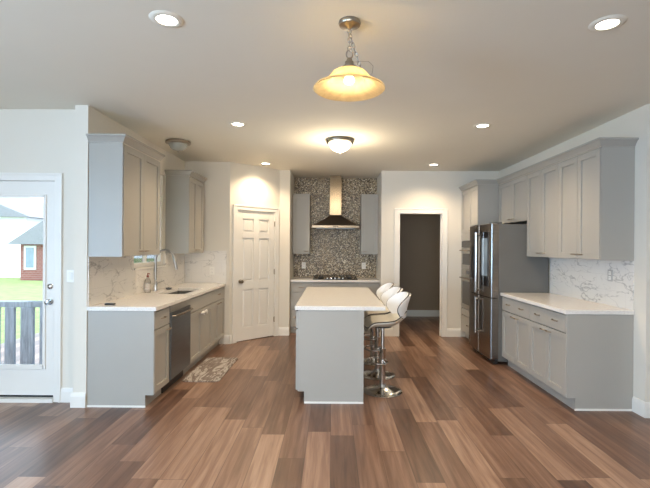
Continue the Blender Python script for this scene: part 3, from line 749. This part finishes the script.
# ---------------------------------------------------------------- sink, faucet and small counter things
t = thing('kitchen_sink', 'stainless undermount sink set in the left countertop', 'sink', (0, 0, 0))
d_ = .20
bm = BM()
def sheet(bm, x0, x1, y0, y1, zt, dp):
    box(bm, x0-.004, x0, y0, y1, zt-dp, zt); box(bm, x1, x1+.004, y0, y1, zt-dp, zt)
    box(bm, x0-.004, x1+.004, y0-.004, y0, zt-dp, zt); box(bm, x0-.004, x1+.004, y1, y1+.004, zt-dp, zt)
    box(bm, x0-.004, x1+.004, y0-.004, y1+.004, zt-dp-.004, zt-dp)
sheet(bm, SX0-.003, SX1+.003, SY0-.003, SY1+.003, CT0-.0005, d_); obj('basin', bm, STEEL, t)
bm = BM(); lathe(bm, [(.005, 0), (.045, 0), (.045, .003), (.03, .004), (.005, .002)], ((SX0+SX1)/2, (SY0+SY1)/2, CT0-d_), 20); obj('drain', bm, CHROME, t, smooth=True)

t = thing('kitchen_faucet', 'tall chrome gooseneck faucet with pull down spray behind the sink', 'faucet', (-2.172, 5.30, CT))
bm = BM(); lathe(bm, [(.028, 0), (.028, .006), (.022, .012), (.019, .05), (.019, .12), (.013, .13)], (0, 0, .0005), 20); obj('base', bm, CHROME, t, smooth=True)
bm = BM(); pts = [(0, 0, .12), (0, 0, .38)]
for i in range(1, 13):
    a = PI*i/12*.86; pts.append((.115-.115*math.cos(a), 0, .38+.125*math.sin(a)))
e0 = Vector(pts[-1])
tube(bm, pts, .0145, 12); obj('spout', bm, FAUCET, t, smooth=True)
bm = BM(); tube(bm, [e0, e0+Vector((.010, 0, -.03)), e0+Vector((.034, 0, -.15)), e0+Vector((.038, 0, -.17))], [.013, .016, .018, .015], 12); obj('spray_head', bm, FAUCET, t, smooth=True)
bm = BM(); tube(bm, [(0, 0, .085), (.0, .045, .085)], .013, 10); tube(bm, [(0, .035, .085), (.03, .05, .10), (.085, .06, .125)], [.007, .006, .005], 8); obj('lever', bm, FAUCET, t, smooth=True)

t = thing('soap_bottle', 'clear soap bottle with a small red cap beside the faucet', 'bottle', (-2.165, 5.06, CT))
bm = BM(); lathe(bm, [(.004, .001), (.032, .001), (.034, .01), (.034, .13), (.030, .155), (.014, .175), (.013, .185)], seg=24); obj('body', bm, BOTTLE, t, smooth=True)
REDP = paint('red_plastic', (.28, .07, .06), .4)
bm = BM(); lathe(bm, [(.004, .186), (.015, .186), (.015, .205), (.006, .208), (.006, .232), (.003, .233)], seg=16); tube(bm, [(0, 0, .23), (.018, -.012, .23), (.034, -.022, .222)], .005, 8); obj('pump_cap', bm, REDP, t, smooth=True)
LBL = paint('pale_paper_label', (.55, .52, .50), .6, .2, 40)
bm = BM(); lathe(bm, [(.0345, .04), (.0345, .11)], seg=24, caps=False); obj('paper_label', bm, LBL, t, smooth=True)

t = thing('sink_strainer', 'small dark metal strainer basket behind the sink', 'strainer', (-2.085, 5.50, CT))
bm = BM(); lathe(bm, [(.005, .001), (.030, .001), (.040, .014), (.045, .016), (.045, .019), (.038, .019), (.028, .006), (.005, .005)], seg=20); obj('basket', bm, DSTEEL, t, smooth=True)
bm = BM(); lathe(bm, [(.004, .005), (.004, .022), (.010, .026), (.002, .030)], seg=12); obj('knob', bm, CHROME, t, smooth=True)

t = thing('handheld_remote', 'small dark plastic gadget lying on the near end of the left countertop', 'gadget', (-2.07, 4.02, CT), .15)
bobj('body', BLACK, t, (-.045, .045, -.018, .018, .0005, .016), bevel=.005)
bobj('key', DSTEEL, t, (-.03, -.015, -.006, .006, .0162, .018), (.0, .015, -.006, .006, .0162, .018))

# marbled floor mat
bm = BM()
MX0, MX1, MY0, MY1 = -1.62, -1.215, 4.64, 5.64
r_ = .05; poly = []
for (cx_, cy_, a0_) in ((MX1-r_, MY1-r_, 0), (MX0+r_, MY1-r_, 90), (MX0+r_, MY0+r_, 180), (MX1-r_, MY0+r_, 270)):
    for i in range(5):
        a = math.radians(a0_+i*22.5); poly.append((cx_+r_*math.cos(a), cy_+r_*math.sin(a)))
prism(bm, poly, 'z', .0005, .011)
tag(obj('floor_mat', bm, RUG, None, bevel=.003), 'brown and cream marbled anti-fatigue mat on the floor by the dishwasher', 'mat')

# ---------------------------------------------------------------- outlets and switches
def plate(name, label, cat, loc, rz, kind='outlet', mat=PLATE):
    t = thing(name, label, cat, loc, rz)
    bobj('plate', mat, t, (-.036, .036, -.006, -.0005, -.058, .058), bevel=.002)
    if kind == 'outlet':
        bobj('receptacle', TRIM, t, (-.017, .017, -.009, -.0062, .006, .042), (-.017, .017, -.009, -.0062, -.042, -.006), bevel=.002)
        bobj('slot', BLACK, t, *[(sx_-.0015, sx_+.0015, -.0095, -.0091, zc-.005, zc+.005) for zc in (.026, -.022) for sx_ in (-.007, .007)])
    else:
        bobj('rocker', TRIM, t, (-.016, .016, -.010, -.0062, -.033, .033), bevel=.002)
plate('light_switch', 'white light switch plate beside the patio door', 'light switch', (-2.445, YD, 1.18), 0, 'switch')
plate('wall_outlet', 'pale outlet on the mosaic left of the cooktop', 'outlet', (-.515, AYB-.012, 1.13), 0)
plate('wall_outlet', 'pale outlet on the mosaic right of the cooktop', 'outlet', (.585, AYB-.012, 1.13), 0)
plate('wall_outlet', 'white outlet on the marble tiles of the short corner wall', 'outlet', (-1.80, 6.459, 1.10), 0)
OUTG = paint('grey_outlet_plastic', (.42, .41, .40), .4)
plate('wall_outlet', 'grey outlet on the marble tiles of the right wall', 'outlet', (XR-.009, 4.23, 1.21), RR, mat=OUTG)

# ---------------------------------------------------------------- bar stools
def make_stool(label, loc, rz):
    t = thing('bar_stool', label, 'bar stool', loc, rz, 'white swivel bar stools at the island')
    bm = BM(); lathe(bm, [(.01, 0), (.200, 0), (.205, .004), (.200, .010), (.15, .020), (.08, .034), (.045, .050), (.034, .075), (.01, .078)], seg=40); obj('base', bm, CHROME, t, smooth=True)
    bm = BM(); lathe(bm, [(.031, .070), (.031, .42), (.034, .425), (.034, .44), (.018, .442), (.018, .655), (.01, .656)], seg=20); obj('column', bm, CHROME, t, smooth=True)
    # footrest, D shaped, reaching forwards (local +x is forward)
    bm = BM(); pts = [(.0, -.13, .31)]
    for i in range(9):
        a = -PI/2+PI*i/8; pts.append((.06+.09*math.cos(a), .13*math.sin(a), .31))
    pts.append((.0, .13, .31))
    tube(bm, pts, .010, 8); tube(bm, [(.0, -.13, .31), (.0, .13, .31)], .010, 8); lathe(bm, [(.0315, .285), (.038, .29), (.038, .33), (.0315, .335)], seg=16)
    obj('footrest', bm, CHROME, t, smooth=True)
    bm = BM(); lathe(bm, [(.01, .657), (.09, .657), (.09, .667), (.01, .668)], seg=20); obj('mounting_plate', bm, BLACK, t, smooth=True)
    bm = BM(); tube(bm, [(.02, .02, .650), (.06, .12, .648), (.08, .17, .640)], .005, 8); obj('height_lever', bm, CHROME, t, smooth=True)
    # seat shell: scooped seat, front lip rolls down
    n, mm = 14, 12
    def seat_pt(i, j, off):
        u = i/n; v = -1+2*j/mm
        x = .185-.395*u
        hw = (.17+.045*math.sin(PI*min(1, u*1.05)))*(1-.22*max(0, u-.6)/.4)
        z = .712 - .045*max(0, (.18-u)/.18)**2 + .05*abs(v)**2.4*(.4+.6*u) + .075*max(0, (u-.62)/.38)**1.6
        return (x, hw*v, z+off)
    bm = BM(); top = [[bm.verts.new(seat_pt(i, j, .0)) for j in range(mm+1)] for i in range(n+1)]
    bot = [[bm.verts.new(seat_pt(i, j, -.045*(1-.55*abs(-1+2*j/mm)**3))) for j in range(mm+1)] for i in range(n+1)]
    for i in range(n):
        for j in range(mm):
            bm.faces.new((top[i][j], top[i+1][j], top[i+1][j+1], top[i][j+1])); bm.faces.new((bot[i][j], bot[i][j+1], bot[i+1][j+1], bot[i+1][j]))
    for i in range(n):
        bm.faces.new((top[i][0], bot[i][0], bot[i+1][0], top[i+1][0])); bm.faces.new((top[i][mm], top[i+1][mm], bot[i+1][mm], bot[i][mm]))
    for j in range(mm):
        bm.faces.new((top[0][j], top[0][j+1], bot[0][j+1], bot[0][j])); bm.faces.new((top[n][j], bot[n][j], bot[n][j+1], top[n][j+1]))
    obj('seat', bm, CLEATHER, t, smooth=True)
    bm = BM(); edge = [seat_pt(i, 0, -.004) for i in range(n+1)]; tube(bm, edge, .0055, 6)
    edge = [seat_pt(i, mm, -.004) for i in range(n+1)]; tube(bm, edge, .0055, 6)
    edge = [seat_pt(0, j, -.004) for j in range(mm+1)]; tube(bm, edge, .0055, 6); obj('seat_piping', bm, PIPING, t, smooth=True)
    # curved backrest wrapping round, top rolled backwards
    nb, mb = 12, 16
    def back_pt(i, j, off):
        q = i/nb; v = -1+2*j/mb
        wrap = 30+34*math.sin(PI*min(1, .12+q*.80))
        ang = v*math.radians(wrap)
        z = .765+.245*q-.030*abs(v)**2.5*q
        R = .200+.052*q**1.4+off
        x = .005-R*math.cos(ang); y = R*math.sin(ang)
        return (x, y, z-.25*off*q)
    bm = BM(); inn = [[bm.verts.new(back_pt(i, j, 0)) for j in range(mb+1)] for i in range(nb+1)]
    out = [[bm.verts.new(back_pt(i, j, .038-.018*abs(-1+2*j/mb)**4)) for j in range(mb+1)] for i in range(nb+1)]
    for i in range(nb):
        for j in range(mb):
            bm.faces.new((inn[i][j], inn[i][j+1], inn[i+1][j+1], inn[i+1][j])); bm.faces.new((out[i][j], out[i+1][j], out[i+1][j+1], out[i][j+1]))
    for i in range(nb):
        bm.faces.new((inn[i][0], inn[i+1][0], out[i+1][0], out[i][0])); bm.faces.new((inn[i][mb], out[i][mb], out[i+1][mb], inn[i+1][mb]))
    for j in range(mb):
        bm.faces.new((inn[0][j], out[0][j], out[0][j+1], inn[0][j+1])); bm.faces.new((inn[nb][j], inn[nb][j+1], out[nb][j+1], out[nb][j]))
    obj('backrest', bm, WLEATHER, t, smooth=True)
    bm = BM()
    tube(bm, [back_pt(nb, j, .015) for j in range(mb+1)], .007, 6)
    for jj in (0, mb, 4, mb-4): tube(bm, [back_pt(i, jj, .03 if jj in (4, mb-4) else .012) for i in range(nb+1)], .0055, 6)
    tube(bm, [back_pt(0, j, .02) for j in range(mb+1)], .0055, 6)
    obj('backrest_piping', bm, PIPING, t, smooth=True)
    return t
SR = PI+math.radians(8)
st0 = make_stool('white swivel bar stool nearest the camera, at the near corner of the island', (.525, 4.40, 0), SR)
dup(st0, (.53, 4.95, 0), 'white swivel bar stool in the middle of the three at the island', SR+.01)
dup(st0, (.53, 5.53, 0), 'white swivel bar stool farthest from the camera, nearest the alcove', SR-.01)

# ---------------------------------------------------------------- ceiling fixtures
def recessed(x, y, label, power):
    t = thing('recessed_light', label, 'ceiling light', (x, y, H), 0, 'recessed ceiling lights')
    bm = BM(); lathe(bm, [(.058, -.008), (.064, -.010), (.086, -.006), (.094, -.0005), (.058, -.0005)], seg=32, caps=False)
    obj('trim_ring', bm, CEIL, t, smooth=True)
    bm = BM(); lathe(bm, [(.001, -.005), (.0575, -.005), (.0575, -.001), (.001, -.001)], seg=32); obj('lens', bm, LAMP, t)
    d = bpy.data.lights.new('lamp_glow', 'SPOT'); d.energy = power; d.color = (1, .76, .50); d.spot_size = math.radians(140); d.spot_blend = .8; d.shadow_soft_size = .06
    l = bpy.data.objects.new('lamp_glow', d); C.objects.link(l); l.parent = t; l.location = (0, 0, -.02)
for (x, y, lab) in ((-.935, 2.41, 'round recessed light in the near left of the ceiling'), (1.54, 2.42, 'round recessed light in the near right of the ceiling'),
                    (-.985, 4.46, 'round recessed light over the left aisle, second row'), (1.55, 4.45, 'round recessed light over the right aisle, second row'),
                    (-1.02, 6.56, 'round recessed light in front of the pantry door'), (1.54, 6.55, 'round recessed light in front of the hall doorway')):
    recessed(x, y, lab, 44)

t = thing('flush_ceiling_light', 'lit frosted bowl ceiling light with nickel rim over the island', 'ceiling light', (.085, 5.08, H))
bm = BM(); lathe(bm, [(.01, -.0005), (.15, -.0005), (.168, -.018), (.160, -.040), (.135, -.045), (.01, -.045)], seg=36); obj('rim', bm, NICKEL, t, smooth=True)
bm = BM(); lathe(bm, [(.134, -.046), (.128, -.070), (.105, -.105), (.07, -.132), (.03, -.146), (.004, -.148)], seg=36); obj('glass_bowl', bm, BOWL_ON, t, smooth=True)
bm = BM(); lathe(bm, [(.004, -.149), (.012, -.150), (.012, -.158), (.003, -.166)], seg=14); obj('finial', bm, NICKEL, t, smooth=True)
d = bpy.data.lights.new('lamp_glow', 'POINT'); d.energy = 10; d.color = (1, .82, .58); d.shadow_soft_size = .13
l = bpy.data.objects.new('lamp_glow', d); C.objects.link(l); l.parent = t; l.location = (0, 0, -.30)

t = thing('flush_ceiling_light', 'unlit frosted bowl ceiling light over the sink', 'ceiling light', (-1.87, 5.20, H))
bm = BM(); lathe(bm, [(.01, -.0005), (.12, -.0005), (.146, -.010), (.146, -.034), (.125, -.042), (.01, -.042)], seg=36); obj('rim', bm, NICKEL, t, smooth=True)
bm = BM(); lathe(bm, [(.112, -.043), (.106, -.06), (.088, -.09), (.06, -.110), (.025, -.120), (.004, -.121)], seg=36); obj('glass_bowl', bm, BOWL_OFF, t, smooth=True)
bm = BM(); lathe(bm, [(.004, -.122), (.010, -.123), (.010, -.130), (.003, -.138)], seg=14); obj('finial', bm, CHROME, t, smooth=True)

# pendant
t = thing('pendant_light', 'lit bell shaped alabaster glass pendant hanging on a nickel chain', 'pendant light', (.09, 2.42, H))
bm = BM(); lathe(bm, [(.005, -.0005), (.060, -.0005), (.063, -.012), (.058, -.024), (.02, -.034), (.008, -.042), (.004, -.05)], seg=30); obj('ceiling_canopy', bm, NICKEL, t, smooth=True)
def chain(bm, p0, p1, nl, r=.011, sag=0):
    p0 = Vector(p0); p1 = Vector(p1)
    for i in range(nl):
        qa = i/nl; q = (i+.5)/nl
        def P(s): return p0.lerp(p1, s)+Vector((0, 0, -sag*4*s*(1-s)))
        a = P(qa); b_ = P((i+1)/nl); c = (a+b_)/2; ax = (b_-a).normalized(); half = (b_-a).length*.5+.004
        sd = ax.cross(Vector((0, 1, 0))).normalized()
        if i % 2: sd = ax.cross(sd).normalized()
        pts = [c+ax*(half*math.cos(2*PI*k/12))+sd*(r*.75*math.sin(2*PI*k/12)) for k in range(12)]
        tube(bm, pts, .0025, 6, closed=True)
bm = BM(); chain(bm, (0, 0, -.045), (-.0, 0, -.165), 5, .013); obj('chain', bm, NICKEL, t, smooth=True)
bm = BM(); chain(bm, (0, 0, -.07), (.085, .01, -.325), 10, .011); obj('spare_chain', bm, NICKEL, t, smooth=True)
bm = BM(); tube(bm, [(.001+.018*math.sin(2*PI*k/16), 0, -.185+.024*math.cos(2*PI*k/16)) for k in range(16)], .004, 8, closed=True); obj('loop', bm, NICKEL, t, smooth=True)
bm = BM(); tube(bm, [(.02, .0, -.23), (.06, .02, -.215), (.11, .02, -.215), (.135, .01, -.245), (.13, 0, -.29), (.10, 0, -.32)], .0012, 6); obj('loose_wire', bm, NICKEL, t, smooth=True)
bm = BM(); lathe(bm, [(.004, -.205), (.014, -.208), (.016, -.222), (.024, -.228), (.026, -.25), (.040, -.256), (.040, -.268), (.02, -.270)], seg=24); obj('socket_cap', bm, NICKEL, t, smooth=True)
bm = BM()
sp = [(.030, -.268), (.062, -.274), (.096, -.292), (.117, -.318), (.134, -.342), (.152, -.355), (.180, -.364), (.197, -.373), (.202, -.381), (.196, -.385), (.178, -.375), (.150, -.364), (.124, -.350), (.112, -.324), (.092, -.299), (.060, -.281), (.030, -.275)]
lathe(bm, sp, seg=48, caps=False); obj('glass_shade', bm, SHADE, t, smooth=True)
bm = BM(); lathe(bm, [(.004, -.270), (.016, -.272), (.018, -.30), (.030, -.328), (.031, -.335), (.024, -.346), (.010, -.352), (.002, -.353)], seg=20); obj('bulb', bm, BULB, t, smooth=True)
d = bpy.data.lights.new('lamp_glow', 'POINT'); d.energy = 5; d.color = (1, .80, .50); d.shadow_soft_size = .012
l = bpy.data.objects.new('lamp_glow', d); C.objects.link(l); l.parent = t; l.location = (0, 0, -.368)
